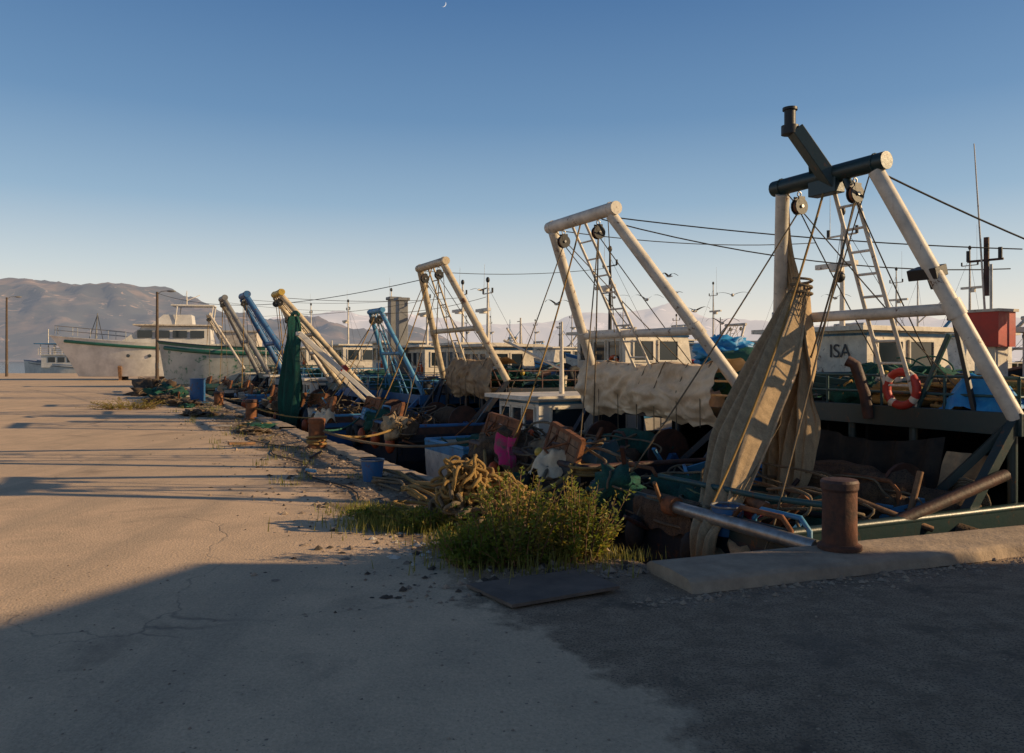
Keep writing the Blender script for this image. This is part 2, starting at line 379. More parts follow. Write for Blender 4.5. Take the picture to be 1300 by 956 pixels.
def trawler(F,name='fishing_trawler',B=3.8,L=12,y0=1.4,zt=.2,zbow=1.5,deckz=-.35,hm='navy',sm='teal',rim='teal',
            gl='white',gt='white',topw=1.6,ytop=2.8,ztop=3.75,footw=3.8,yfoot=4.3,zfoot=1.1,r=.075,cross=.55,
            up=(4.2,8.6,.95),upm='teal',rail='teal',wh=(2.2,7.6,9.8,2.25),wm='white',mh=4.4,mm='white',tarp=None,
            legs='navy',lad=True,boards=True,gear=True,seed=0,cables=True,shade_walls=True,railh=.42,aft=True,ncl=14,mcount=1):
    random.seed(100+seed)
    e=empty(name)
    mb=MB(F); hull(mb,B,y0,L,zt,zbow,deckz,hm,sm,rim); mb.obj('hull',e)
    a,b,z=up; mb=MB(F)
    mb.box((0,(a+b)/2,z-.07),(B*.97,b-a,.14),'deck'); mb.box((0,a-.03,z-.08),(B*.99,.05,.24),upm)
    for sg in (-1,1):
        mb.box((sg*B*.492,(a+b)/2,z-.08),(.05,b-a,.24),upm)
        if shade_walls: mb.box((sg*B*.47,(a+b)/2+.9,(z-.2+deckz)/2),(.05,b-a-1.8,z-.2-deckz),hm)
        for k in (0,.33): mb.tube((sg*B*.45*(1-k*2.2),a+.05,deckz),(sg*B*.45*(1-k*2.2),a+.05,z-.2),.05,legs,n=8)
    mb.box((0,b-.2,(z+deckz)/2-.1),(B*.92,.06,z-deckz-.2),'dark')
    mb.obj('upper_deck',e,.006)
    mb=MB(F)
    railing(mb,[(-B*.47,b-.3,z),(-B*.47,a+.05,z),(B*.47,a+.05,z),(B*.47,b-.3,z)],railh,rail,2,.75,.018)
    mb.obj('railing',e)
    mb=MB(F); w,ya,yb,zz=wh; wheelhouse(mb,w,ya,yb,z-.02,zz,wm,aft=aft); mast(mb,R(-.3,.3),ya+.5,zz,mh,mm)
    for k in range(mcount-1): mast(mb,R(-.8,.8),ya+R(-3,3.5),zz-.6,mh*R(.65,1.0),random.choice(['black','white','white2','lblue']),False)
    if aft: mb.torus((-w*.3,ya-.05,z+.55),.2,.05,(0,1,0),'orange',20,8,'white')
    mb.obj('wheelhouse',e,.008)
    if gl:
        mb=MB(F)
        TL=Vector((-topw/2,ytop,ztop));TR=Vector((topw/2,ytop,ztop)); FL=Vector((-footw/2,yfoot,zfoot));FR=Vector((footw/2,yfoot,zfoot))
        mb.tube(TL,FL,r,gl,n=14); mb.tube(TR,FR,r,gl,n=14)
        mb.tube(TL-Vector((.14,0,-r)),TR+Vector((.14,0,r)),r*1.15,gt,n=14)
        for q in (TL,TR):
            mb.torus(q+Vector((0,0,r)),r*1.16,.012,(1,0,0),gt,14,5)
        a1=TL.lerp(FL,cross);a2=TR.lerp(FR,cross); mb.tube(a1,a2,r*.75,gl,n=12)
        for T_,F_ in ((TL,FL),(TR,FR)):
            mb.tube(T_.lerp(F_,cross-.03),T_.lerp(F_,cross+.03),r*1.2,gl,n=14)
        if lad:
            ladder(mb,TL.lerp(TR,.42),Vector((-.1,yfoot,z)),TL.lerp(TR,.64),Vector((.35,yfoot,z)),gl)
        for p in (TL.lerp(TR,.2),TL.lerp(TR,.8)): pulley(mb,p-Vector((0,0,r*.3)),.2)
        for sg in (-1,1):
            p=Vector((sg*footw/2,yfoot,zfoot)); mb.beam(p,(sg*B*.44,yfoot-1.1,deckz),.1,.1,legs)
            mb.beam(p,(sg*B*.2,yfoot-.9,deckz),.08,.08,legs)
        mb.obj('gantry',e)
        if cables:
            mb=MB(F)
            for k in (-1,1):
                if 1<seed<20 and k==1: mb.cat((k*topw*.4,ytop,ztop),(k*.4,ya+.5,mh-.5),.12,.008,'cable')
                mb.cat((k*topw*.3,ytop,ztop-.25),(k*B*.35,y0+.2,zt),.05,.010,'rope2')
                mb.cat((k*topw*.3,ytop,ztop-.25),(k*B*.1,yfoot+.8,z+.1),.03,.008,'cable')
                mb.cat((k*topw*.45,ytop,ztop),(-k*B*.3,yfoot-.1,z+.3),.02,.008,'rope2')
            mb.cat((0,ytop,ztop),(R(-1,1),y0,zt+.1),.25,.014,'rope')
            mb.cat((-topw*.3,ytop,ztop-.3),(B*.3,yfoot-.6,.4),.15,.012,'rope2')
            mb.obj('rigging',e)
    if tarp:
        mb=MB(F); T0,T1=tarp[1],tarp[2]; y=a-.08
        def fn(u,v):
            x=T0+(T1-T0)*u; zz=z+.72-(.95+.05*math.sin(u*9))*v
            wr=noise.noise(Vector((x*1.6,v*2.2,seed)))
            bul=.16*math.sin(v*3.1)+.12*wr+.07*noise.noise(Vector((x*4+wr*3,v*7,seed+3)))+.035*abs(noise.noise(Vector((x*9,v*5+x*3,seed+5))))+.03*math.sin(x*11+v*2)*v
            if v>.84: zz+=.05*abs(math.sin(x*8))*(v-.84)/.16; bul+=.03*math.sin(x*16)
            zz+=.09*noise.noise(Vector((x*1.3,5,seed)))*(1-v)-.07*math.sin(u*3.14)*(1-v)+.04*wr
            return (x,y-bul-.05-.25*v*(1-v),zz)
        mb.sheet(fn,130,40,tarp[0])
        def top(u,v):
            x=T0+(T1-T0)*u; q=fn(u,0); return (x,q[1]+v*.5,q[2]+.05*math.sin(v*3.1)-.12*v+.06*noise.noise(Vector((x*3,v*4,seed))))
        mb.sheet(top,90,10,tarp[0])
        for i in range(7):
            x=T0+(T1-T0)*(i+.5)/7; q=fn((i+.5)/7,0); mb.path([(x,q[1]+.02,q[2]+.03),(x,q[1]-.04,q[2]-.05),(x+.02,q[1]-.2,q[2]-.4),(x+.06,q[1]-.16,q[2]-.9-R(0,.3))],.008,'rope2',5)
        mb.obj('canvas_cover',e)
    if gear:
        mb=MB(F)
        netpile(mb,(R(-.6,.6),y0+1.0,deckz+.25),(B*.3,.7,.38),random.choice(['bnet','gnet']),'rope2',seed)
        netpile(mb,(R(-.8,.8),a+1.3,z+.15),(B*.28,.6,.28),random.choice(['gnet','bnet']),'rope3',seed+5)
        drum(mb,(0,yfoot-.6,deckz+.55),B*.45,.38,'bnet' if seed%2 else 'gnet')
        clutter(mb,-B*.42,B*.42,y0+.2,yfoot-.4,deckz,ncl); clutter(mb,-B*.42,B*.42,a+.2,ya-.3,z,ncl//2,.6)
        clutter(mb,-B*.45,B*.45,y0+.0,y0+.25,zt-.15,4,.5)
        mb.noodles((0,y0+.6,zt-.05),(B*.45,.7,.32),6,.015,'rope2',16); mb.noodles((0,y0+1.2,deckz+.5),(B*.4,.9,.4),5,.014,'rope2',16)
        for i in range(4):
            x=-B*.4+i*B*.27; mb.blob((x,y0-.12,zt-.35),(.11,.11,.2),random.choice(['orange','rubber','rubber','rubber']),0,1,2)
            mb.tube((x,y0-.1,zt-.2),(x,y0+.02,zt+.03),.01,'rope2',n=5)
        mb.torus((B*.3,y0-.1,-.2),.2,.075,(0,1,0),'rubber',20,8)
        mb.sheet(lambda u,v:(-B*.1+B*.28*u,y0+.1-.14*math.sin(min(v*3,1)*1.57)+.03*noise.noise(Vector((u*6,v*5,seed))),zt+.09-.55*v*(.7+.4*noise.noise(Vector((u*3,0,seed))))),20,14,'bnet')
        if boards:
            otter_board(mb,(-B*.25,y0+.18,zt+.12),1.1,.62,(-.25,R(-.15,.15),R(-.2,.2))); otter_board(mb,(B*.28,y0+.25,zt+.18),1.0,.6,(-.3,R(-.3,.3),R(-.2,.2)),'rust')
        mb.obj('fishing_gear',e,0)
    return e

def FB(sc_,flip=None):
    if flip is None: return lambda x,y,z:H(sc_+x,y,z)
    return lambda x,y,z:H(sc_-x,flip-y,z)

# ------------------------------------------------------------ ground, quay, sea
def poly_mesh(name,pts,z0,z1,mat,sidemat):
    n=len(pts); mb=MB()
    mb.add([(p[0],p[1],z1) for p in pts],[tuple(range(n))],mat)
    vs=[(p[0],p[1],z1) for p in pts]+[(p[0],p[1],z0) for p in pts]
    mb.add(vs,[(i,(i+1)%n,n+(i+1)%n,n+i) for i in range(n)],sidemat)
    return mb.obj(name)
m,n,l,b=nt('road_concrete'); p=pos(n)
dot=n.new('ShaderNodeVectorMath'); dot.operation='DOT_PRODUCT'; l.new(p,dot.inputs[0]); dot.inputs[1].default_value=(V[0],V[1],0)
tv=n.new('ShaderNodeMath'); tv.operation='SUBTRACT'; l.new(dot.outputs['Value'],tv.inputs[0]); tv.inputs[1].default_value=O[0]*V[0]+O[1]*V[1]
nz=ntex(n,l,p,1.3,7,.7)
ad=n.new('ShaderNodeMath'); ad.operation='MULTIPLY_ADD'; l.new(nz,ad.inputs[0]); ad.inputs[1].default_value=1.6; l.new(tv.outputs[0],ad.inputs[2])
ad2=n.new('ShaderNodeMath'); ad2.operation='ADD'; l.new(ad.outputs[0],ad2.inputs[0]); ad2.inputs[1].default_value=.75
apron=ramp(n,l,ad2.outputs[0],0,.15)
big=ntex(n,l,p,.22,5,.6); mid=ntex(n,l,p,1.6,8,.7,.3); fine=ntex(n,l,p,38,4,.75)
c=mix(n,l,ramp(n,l,big,.35,.65),(.78,.545,.35),(.60,.425,.275))
c=mix(n,l,ramp(n,l,mid,.42,.72),c,(.45,.325,.215))
mpn=n.new('ShaderNodeMapping'); mpn.inputs['Rotation'].default_value=(0,0,-.4636); mpn.inputs['Scale'].default_value=(1.6,.12,1); l.new(p,mpn.inputs['Vector'])
trk=ntex(n,l,mpn.outputs[0],1.0,5,.6)
c=mix(n,l,ramp(n,l,trk,.52,.70),c,(.44,.325,.22))
sp=n.new('ShaderNodeTexVoronoi'); sp.inputs['Scale'].default_value=55; l.new(p,sp.inputs['Vector'])
c=mix(n,l,.30,c,ramp(n,l,fine,.3,.7,(.20,.15,.11,1),(.88,.66,.45,1)))
c=mix(n,l,ramp(n,l,sp.outputs['Distance'],.10,.22,(.5,.5,.5,1),(0,0,0,1)),c,(.2,.15,.11))
dc=mix(n,l,ramp(n,l,ntex(n,l,p,5,8,.8),.35,.65),(.20,.135,.085),(.44,.31,.20))
dc=mix(n,l,ramp(n,l,ntex(n,l,p,70,3,.7),.5,.62),dc,(.11,.085,.065))
dc=mix(n,l,ramp(n,l,ntex(n,l,p,1.1,6,.7,.5),.55,.66),dc,(.12,.085,.06))
c=mix(n,l,apron,c,dc)
c=mix(n,l,ramp(n,l,ntex(n,l,p,.75,4,.6,.6),.60,.72,(0,0,0,1),(.5,.5,.5,1)),c,(.16,.12,.09))
wv=n.new('ShaderNodeVectorMath'); wv.operation='MULTIPLY_ADD'; nc=n.new('ShaderNodeTexNoise'); nc.inputs['Scale'].default_value=1.5; nc.inputs['Detail'].default_value=6; l.new(p,nc.inputs['Vector'])
l.new(nc.outputs['Color'],wv.inputs[0]); wv.inputs[1].default_value=(.9,.9,0); l.new(p,wv.inputs[2])
vc=n.new('ShaderNodeTexVoronoi'); vc.feature='DISTANCE_TO_EDGE'; vc.inputs['Scale'].default_value=.30; l.new(wv.outputs[0],vc.inputs['Vector'])
crk=ramp(n,l,vc.outputs['Distance'],.0008,.004,(.7,.7,.7,1),(0,0,0,1))
cm=mix(n,l,1.0,crk,ramp(n,l,ntex(n,l,p,.5,3),.48,.62),'MULTIPLY')
c=mix(n,l,cm,c,(.14,.11,.09))
l.new(c,b.inputs['Base Color']); b.inputs['Roughness'].default_value=.93
bb=mix(n,l,.5,fine,sp.outputs['Distance']); bb=mix(n,l,.4,bb,mid); bb=mix(n,l,cm,bb,(0,0,0))
bump(n,l,b,bb,.5,.02)
road=m
E_=(.943,.336)
def Q(a,w,z=0): return Vector((O[0]+E_[0]*a+.336*w, O[1]+E_[1]*a-.943*w, z))
f0=H(105,0); f1=Q(60,0)
poly_mesh('quay_ground',[(O[0],O[1]),(f0.x,f0.y),(-160,f0.y+8),(-160,-60),(70,-60),(f1.x,f1.y)],-3,0,road,'conc')
mb=MB(H); s=1.0; random.seed(5)
while s<100:
    ln=R(1.6,2.6); hh=R(.03,.07); w=R(.32,.42)
    def fn(u,v,s=s,ln=ln,hh=hh,w=w):
        ss=s+u*(ln-.04); q=v*4
        pr=[(-w,.005),(-w+.03,hh),(-.2,hh+.006),(.0,hh),(.03,-.35)]
        i=min(int(q),3); f=q-i
        t=pr[i][0]*(1-f)+pr[i+1][0]*f; z=pr[i][1]*(1-f)+pr[i+1][1]*f
        k=noise.noise(Vector((ss*2.5,t*3,1)))
        return (ss,t+(.07*k if v<.4 else .03*k),z+.014*noise.noise(Vector((ss*5,t*5,0))))
    mb.sheet(fn,16,8,'conc',False); s+=ln
mb.obj('quay_edge_kerb')
mb=MB(); random.seed(6); a0=-.12
def slabf(u,v):
    a=a0+u*26; pr=[(.62,.004),(.59,.075),(.55,.095),(.3,.10),(.02,.09),(-.03,.06),(-.03,-.5)]
    q=v*6; i=min(int(q),5); f=q-i; w=pr[i][0]*(1-f)+pr[i+1][0]*f; z=pr[i][1]*(1-f)+pr[i+1][1]*f
    k=noise.noise(Vector((a*2.2,w*2,3)))+.5*noise.noise(Vector((a*8,w*8,3)))
    return Q(a,w+k*.05,z+.012*k)
mb.sheet(slabf,500,30,'conc',True)
mb.add([slabf(0,v/6) for v in range(7)],[tuple(range(7))],'conc')
mb.obj('quay_slab')
m,n,l,b=nt('sea_water'); p=pos(n); b.inputs['Base Color'].default_value=(.012,.03,.035,1); b.inputs['Roughness'].default_value=.12
bump(n,l,b,ntex(n,l,p,1.4,5,.6),.5,.15); M['sea']=m
mb=MB(); mb.add([(-16000,-4000,-1),(16000,-4000,-1),(16000,16000,-1),(-16000,16000,-1)],[(0,1,2,3)],'sea'); mb.obj('sea_water')

def mtn(name,d0,d1,x0,x1,prof,nu,nv,mat,rough=60,seed=0,fs=500):
    def hgt(px):
        for (a,ha),(b_,hb) in zip(prof,prof[1:]):
            if a<=px<=b_:
                f=(px-a)/(b_-a); f=f*f*(3-2*f); return ha+(hb-ha)*f
        return prof[-1][1] if px>prof[-1][0] else prof[0][1]
    mb=MB()
    def fn(u,v):
        x=x0+(x1-x0)*u; y=d0+(d1-d0)*v; dd=d0+(d1-d0)*.8; bear=x*(.75+.25*v)/dd
        hh=hgt(bear)*dd; k=math.sin(min(v/.8,1)*1.57)**1.1 if v<.8 else 1-(v-.8)*1.5
        q=Vector((x/fs,y/fs*.7,seed))
        rd=0;am=1;f_=1
        for o in range(5):
            rd+=am*(1-abs(noise.noise(q*f_+Vector((o*5,0,0))))*2-.6); am*=.5; f_*=2.1
        return (x*(.75+.25*v),y,max(-3,hh*k+rough*rd*(.25+.9*math.sin(min(1,v)*2.6))*min(1,hh/200+.1)))
    mb.sheet(fn,nu,nv,mat); return mb.obj(name)
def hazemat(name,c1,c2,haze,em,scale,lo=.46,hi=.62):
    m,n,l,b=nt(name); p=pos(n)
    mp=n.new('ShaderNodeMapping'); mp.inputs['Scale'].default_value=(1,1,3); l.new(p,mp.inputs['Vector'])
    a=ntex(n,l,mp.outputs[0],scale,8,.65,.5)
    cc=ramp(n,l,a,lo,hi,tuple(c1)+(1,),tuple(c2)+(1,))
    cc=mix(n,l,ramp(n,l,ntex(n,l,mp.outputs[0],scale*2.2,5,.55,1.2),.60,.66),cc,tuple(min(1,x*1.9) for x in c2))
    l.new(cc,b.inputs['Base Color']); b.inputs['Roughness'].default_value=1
    b.inputs['Emission Color'].default_value=tuple(haze)+(1,); b.inputs['Emission Strength'].default_value=em  # distance haze painted in as a faint glow on the slopes
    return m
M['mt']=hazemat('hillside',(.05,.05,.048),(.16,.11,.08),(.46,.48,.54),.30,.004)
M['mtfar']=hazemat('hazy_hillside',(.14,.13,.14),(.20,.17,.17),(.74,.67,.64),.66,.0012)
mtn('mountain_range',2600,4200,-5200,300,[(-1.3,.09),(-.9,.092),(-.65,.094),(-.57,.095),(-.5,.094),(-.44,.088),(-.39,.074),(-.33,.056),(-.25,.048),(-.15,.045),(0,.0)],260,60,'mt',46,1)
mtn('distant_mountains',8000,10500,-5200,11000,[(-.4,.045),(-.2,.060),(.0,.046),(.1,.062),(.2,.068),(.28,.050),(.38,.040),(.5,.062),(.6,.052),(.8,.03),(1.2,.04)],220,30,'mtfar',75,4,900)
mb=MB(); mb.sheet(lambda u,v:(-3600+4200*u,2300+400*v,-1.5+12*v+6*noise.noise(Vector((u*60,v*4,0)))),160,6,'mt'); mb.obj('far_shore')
# ------------------------------------------------------------ boats
e=trawler(FB(1.75),B=3.5,L=12,y0=1.45,zt=.08,deckz=-.45,hm='navy',sm='green',rim='green',gl='white',gt='green',topw=1.35,ytop=3.7,ztop=3.68,
   footw=3.3,yfoot=4.6,zfoot=1.0,r=.085,cross=.57,up=(4.6,10,1.02),upm='green',rail='teal',wh=(2.0,9.2,10.9,2.05),mh=3.6,mm='rust2',lad=False,boards=False,legs='green',seed=1,railh=.4,ncl=32)
F=FB(1.75)
mb=MB(F)
mb.beam((-.1,3.72,3.62),(.1,3.3,4.28),.2,.14,'green'); mb.beam((.02,3.45,4.02),(.25,3.75,3.72),.05,.05,'green')
mb.tube((.12,3.25,4.22),(.12,3.25,4.32),.10,'black',n=16); mb.tube((.12,3.25,4.32),(.12,3.25,4.5),.065,'black',n=16); mb.tube((.12,3.25,4.5),(.12,3.25,4.53),.085,'black',n=16)
mb.box((0,3.7,3.66),(.4,.16,.24),'green'); 
mb.tube((-.22,3.72,3.78),(-.35,3.72,3.5),.05,'green'); 
ladder(mb,(-.05,3.75,3.65),(-.15,4.62,1.05),(-.32,3.75,3.65),(-.5,4.62,1.05),'white',.26,.026)
mb.box((-1.0,4.1,2.55),(.34,.2,.12),'black',(.3,0,0)); mb.beam((-1.0,4.2,2.38),(-1.0,4.12,2.52),.04,.04,'black')
mb.blob((.2,4.15,2.62),(.07,.07,.07),'black',0,1,2)
mb.beam((-.5,4.62,1.05),(-.9,4.62,1.9),.05,.05,'teal'); mb.beam((-1.2,4.62,1.0),(-.95,4.62,2.1),.05,.05,'black'); mb.tube((-.95,4.62,2.05),(-.95,4.62,2.15),.07,'black')
mb.obj('gantry_arm_and_ladder',e,.008)
mb=MB(F)
mb.path([(-1.95,1.4,.07),(-.15,1.4,.10)],.065,'steel',14); mb.tube((-.15,1.4,.10),(.0,1.4,.10),.10,'rust')
mb.path([(-.1,1.42,.1),(.3,1.5,.02),(.5,1.9,-.1)],.05,'steel',10)
mb.torus((-.35,4.55,1.27),.2,.05,(0,1,0),'red',20,8,'white')
mb.coil((-1.0,5.4,1.02),.55,.04,7,'rope',.3); mb.coil((.2,5.3,1.02),.42,.035,6,'rope',.25); netpile(mb,(-1.2,6.2,1.15),(.8,.6,.3),'bnet','rope',4)
mb.noodles((-.8,5.4,1.15),(.9,.5,.2),16,.025,'rope',18,1.03)
netpile(mb,(.7,6.0,1.2),(.8,.7,.35),'gnet','rope3',6)
mb.box((.50,7.6,2.05),(.46,.4,.5),'red'); mb.beam((.5,7.6,1.02),(.5,7.6,1.8),.3,.3,'white'); mb.box((.5,7.6,2.32),(.52,.46,.04),'white2'); mb.tube((.5,7.6,2.3),(.5,7.6,3.0),.02,'steel')
mb.sheet(lambda u,v:(.1-.22*u+.03*math.sin(v*5),7.9+.04*math.sin(u*6+v*3),2.72-.45*v-.12*u),8,8,'red'); mb.tube((.1,7.9,1.3),(.1,7.9,2.8),.014,'steel')
mb.tube((.95,8.3,1.02),(1.08,8.1,4.95),.022,'white2',.008); mb.tube((.75,8.3,3.15),(1.25,8.2,3.15),.018,'rust2'); mb.tube((.98,8.25,2.6),(.98,8.25,3.5),.04,'rust2')
for q in (.75,1.25): mb.tube((q,8.22,3.15),(q,8.22,3.32),.03,'black',n=8)
crate(mb,(.55,2.6,.02),(.85,.6,.5),'lblue',(.35,-.45,.5)); crate(mb,(-.2,2.9,-.2),(.7,.5,.4),'blue',(.1,.2,.2))
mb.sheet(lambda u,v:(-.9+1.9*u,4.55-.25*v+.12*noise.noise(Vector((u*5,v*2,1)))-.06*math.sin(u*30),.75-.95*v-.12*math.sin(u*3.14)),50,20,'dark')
mb.sheet(lambda u,v:(-1.45+.5*u,4.5-.3*v+.08*noise.noise(Vector((u*5,v*2,7))),.6-.7*v),16,14,'tarp2')
for k in range(6): mb.torus((-1.35,4.25,.12+k*.001),.10+.028*k,.016,(0,1,.15),'rope2',22,6)
mb.path([(-1.7,3.2,.0),(-1.3,2.6,.28),(-.6,2.1,.1),(.2,1.9,.05)],.03,'wood',8)
mb.path([(-1.72,4.3,.45),(-1.6,2.9,.1),(-1.5,2.2,-.3)],.06,'rust2',8)
mb.noodles((0,2.6,-.15),(1.5,1.0,.3),8,.018,'rope2',16); mb.noodles((-.9,3.2,-.1),(.7,.9,.3),8,.03,'rubber',14)
netpile(mb,(-.3,3.8,-.1),(1.1,.5,.45),'bnet','rope2',9,False,10); cloth_lump(mb,.9,3.2,-.1,'bluetarp',.4,.4,.5,3)
cloth_lump(mb,-.9,2.6,-.3,'gnet',.4,.4,.5,13); cloth_lump(mb,-.4,2.1,-.25,'pink',.25,.2,.35,23); crate(mb,(-1.0,3.6,.0),(.5,.34,.24),'lblue',(.2,.1,.4))
mb.path([(.1,4.55,.9),(.12,4.5,1.2),(.22,4.45,1.55),(.3,4.4,1.6)],.07,'rust2',12)
mb.tube((-.8,1.8,-.2),(-1.2,2.1,.32),.05,'rust'); mb.tube((-.4,2.0,.22),(-1.1,1.7,.22),.055,'rust')
mb.path([(-1.6,1.9,.32),(-1.0,1.8,.30),(.6,1.75,.3)],.03,'teal',8)
mb.obj('deck_gear',e)
def drape(mb,pts,ws,folds,mat,seed,nv=90,nu=90,amp=.06,side=Vector((1,0,0)),nrm=Vector((0,1,0)),bow=.12):
    pts=[Vector(p) for p in pts]
    def at(v):
        q=v*(len(pts)-1); i=min(int(q),len(pts)-2); f=q-i
        a=pts[max(i-1,0)];b=pts[i];c2=pts[i+1];d2=pts[min(i+2,len(pts)-1)]
        w=ws[i]*(1-f)+ws[i+1]*f
        return .5*((2*b)+(c2-a)*f+(2*a-5*b+4*c2-d2)*f*f+(3*b-a-3*c2+d2)*f**3),w
    def fn(u,v):
        p,w=at(v); th=(u-.5)*2
        k=noise.noise(Vector((u*3,v*1.6,seed))); k2=noise.noise(Vector((u*9+k,v*1.5,seed+4))); k3=noise.noise(Vector((u*24+k*2,v*2,seed+6)))
        q=p+side*(th*w/2*(1+.12*noise.noise(Vector((v*5,seed,th*.5))))+.03*k)+nrm*(amp*(.5*math.sin(u*folds*6.28+k*4+v*1.5)+.9*k+.9*k2+.45*k3)*min(1,.4+w)-bow*w*(1-th*th))
        q.z+=.10*noise.noise(Vector((u*5,v*2,seed+8)))*v
        return q
    mb.sheet(fn,nu,nv,mat)
mb=MB(F)
drape(mb,[(.86,4.2,2.6),(.72,3.9,2.2),(.38,3.25,1.5),(.0,2.45,.78),(-.42,1.78,.22),(-.68,1.32,-.02),(-.72,1.25,-.35)],[.14,.40,.70,.74,.54,.34,.20],4,'net',1,amp=.16,bow=.18)
drape(mb,[(.86,4.25,2.6),(.76,4.05,2.2),(.52,3.8,1.5),(.42,3.55,.9),(.25,3.35,.4),(.2,3.2,-.0)],[.16,.42,.72,.86,.66,.38],5,'net',2,amp=.16,bow=.12)
drape(mb,[(.90,4.2,2.6),(.85,3.95,2.15),(.75,3.5,1.4),(.55,3.0,.7),(.2,2.5,.2)],[.12,.24,.30,.26,.16],2,'net',12,amp=.12,bow=.2,nu=40)
drape(mb,[(.72,3.78,3.55),(.85,3.95,3.1),(.92,4.12,2.7),(.88,4.15,2.45)],[.14,.18,.20,.3],4,'net',3,nv=30,nu=40,amp=.05)
for i in range(14):
    x=R(.55,.95); mb.path([(x,4.05,2.5),(x-.15,3.55,1.7),(x-.4-R(0,.3),2.85,.9),(x-.9-R(0,.4),1.75,.25)],.006,'rope2',4)
mb.path([(.75+.13*math.cos(i*.6),4.1+.13*math.sin(i*.6),2.42+.008*i) for i in range(30)],.018,'rope2',5)
mb.obj('hanging_trawl_net',e)

e=trawler(FB(5.6),B=4.0,L=12.5,y0=1.6,hm='black',sm='navy',rim='rust2',gl='white',topw=1.7,ytop=2.7,ztop=3.72,footw=3.9,yfoot=4.3,zfoot=1.05,r=.085,cross=.63,
   up=(4.15,9,.88),upm='navy',rail='white2',wh=(2.3,7.7,10,2.12),mh=4.35,tarp=('tarp',-1.75,1.95),seed=2,aft=False,ncl=38)
mb=MB(FB(5.6))
mb.blob((.1,5.6,1.78),(.55,.4,.25),'bluetarp',.35,2.5,4,2); mb.blob((-.6,5.5,1.5),(.6,.5,.3),'rope3',.3,2,3,3)
netpile(mb,(-1.2,5.4,1.15),(.7,.7,.35),'gnet','rope3',12)
def cloth(u,v):
    return (-.35+.55*u+.06*math.sin(v*5)+.05*noise.noise(Vector((u*3,v*3,8))),1.42-.09*math.sin(u*9+v*2)-.06*v,.50-.42*v+.10*noise.noise(Vector((u*4,v*3,2))))
mb.sheet(cloth,24,24,'pink')
mb.noodles((0,2.2,.2),(1.8,.6,.4),7,.02,'rope2',16); cloth_lump(mb,-.9,2.6,-.1,'teal',.5,.4,.6,8); cloth_lump(mb,.2,2.3,-.1,'tarp2',.5,.4,.6,18)
netpile(mb,(1.2,2.0,.15),(.6,.5,.35),'bnet','rope2',31,True,10)
mb.path([(1.5,1.6,.2),(1.2,1.3,-.5),(.2,1.5,-.4),(-.8,1.5,.2)],.03,'rope',6)
mb.obj('deck_gear',e)
tc=bpy.data.curves.new('lettering','FONT'); tc.body='ISA'; tc.size=.34; tc.extrude=.004; tc.align_x='CENTER'
to=bpy.data.objects.new('name_lettering',tc); sc.collection.objects.link(to); to.data.materials.append(M['navy'])
to.matrix_world=Matrix(((-U[0],0,-V[0],0),(-U[1],0,-V[1],0),(0,1,0,0),(0,0,0,1)))
to.location=H(5.0,7.68,1.66); to.parent=e
def cabin_boat(F,mats=('white','lblue'),L=6.5,B=2.2,y0=1.8,name='small_cabin_boat',seed=0):
    random.seed(seed+500); e=empty(name); mb=MB(F); hull(mb,B,y0,L,.0,.6,-.4,mats[0],mats[1],mats[1]); mb.obj('hull',e)
    mb=MB(F); wheelhouse(mb,B*.78,y0+1.6,y0+4.2,-.35,.85,'clean'); mast(mb,0,y0+2.6,.9,2.4,'white',False); mb.obj('cabin',e,.01)
    mb=MB(F); netpile(mb,(0,y0+.8,-.2),(.7,.5,.3),'gnet','rope',seed); mb.coil((.5,y0+.4,-.38),.2,.02,4,'rope',.1); clutter(mb,-B*.4,B*.4,y0+.2,y0+1.4,-.4,10,.7)
    railing(mb,[(-B*.42,y0+4.4,.1),(-B*.3,y0+L*.85,.45),(B*.3,y0+L*.85,.45),(B*.42,y0+4.4,.1)],.4,'steel',2,.8,.014)
    mb.obj('gear',e); return e
cabin_boat(FB(9.1))
trawler(FB(12.6),B=3.9,L=12,y0=1.5,hm='navy',sm='rust2',rim='blue',gl='cream',gt='cream',topw=1.55,ytop=2.9,ztop=3.78,footw=3.8,yfoot=3.95,zfoot=1.15,r=.08,cross=.55,
   up=(3.95,8.6,.95),upm='navy',rail='rust2',wh=(2.3,7.6,9.8,2.3),mh=4.6,mm='black',tarp=('tarp2',-1.7,.9),seed=3,ncl=34,mcount=1)
trawler(FB(16.1),B=2.9,L=9,y0=.9,hm='blue',sm='rust2',rim='lblue',gl='lblue',gt='lblue',topw=1.0,ytop=2.6,ztop=2.9,footw=2.6,yfoot=3.5,zfoot=.7,r=.06,cross=.5,
   up=(3.4,7,.65),upm='blue',rail='lblue',wh=(1.8,5.6,7.2,2.0),mh=4.0,seed=4,legs='blue',ncl=28,mcount=2)
e=trawler(FB(19.0),B=3.0,L=10,y0=.8,hm='navy',sm='blue',rim='rust2',gl='cream',gt='yellow',topw=1.0,ytop=.5,ztop=3.5,footw=2.7,yfoot=2.8,zfoot=.7,r=.08,cross=.4,
   up=(2.8,7,.7),upm='blue',rail='lblue',wh=(1.9,6.0,8.0,2.1),mh=4.2,mm='white',seed=5,legs='blue',ncl=28,mcount=1)
mb=MB(H)
drape(mb,[(17.75,.75,2.85),(17.7,.7,2.0),(17.65,.65,1.0),(17.6,.6,.2),(17.6,.6,-.25)],[.4,1.2,1.5,1.5,1.1],5,'gnet',4,amp=.18)
drape(mb,[(17.9,.85,2.75),(17.8,.8,2.0),(17.7,.75,1.0),(17.7,.7,.2)],[.3,.8,1.0,.8],5,'gnet',9,amp=.12)
mb.path([(17.4+.5*math.sin(i*.5),.68,2.9+.05*math.cos(i)) for i in range(12)],.05,'rope3',6)
mb.obj('hanging_green_net',e)
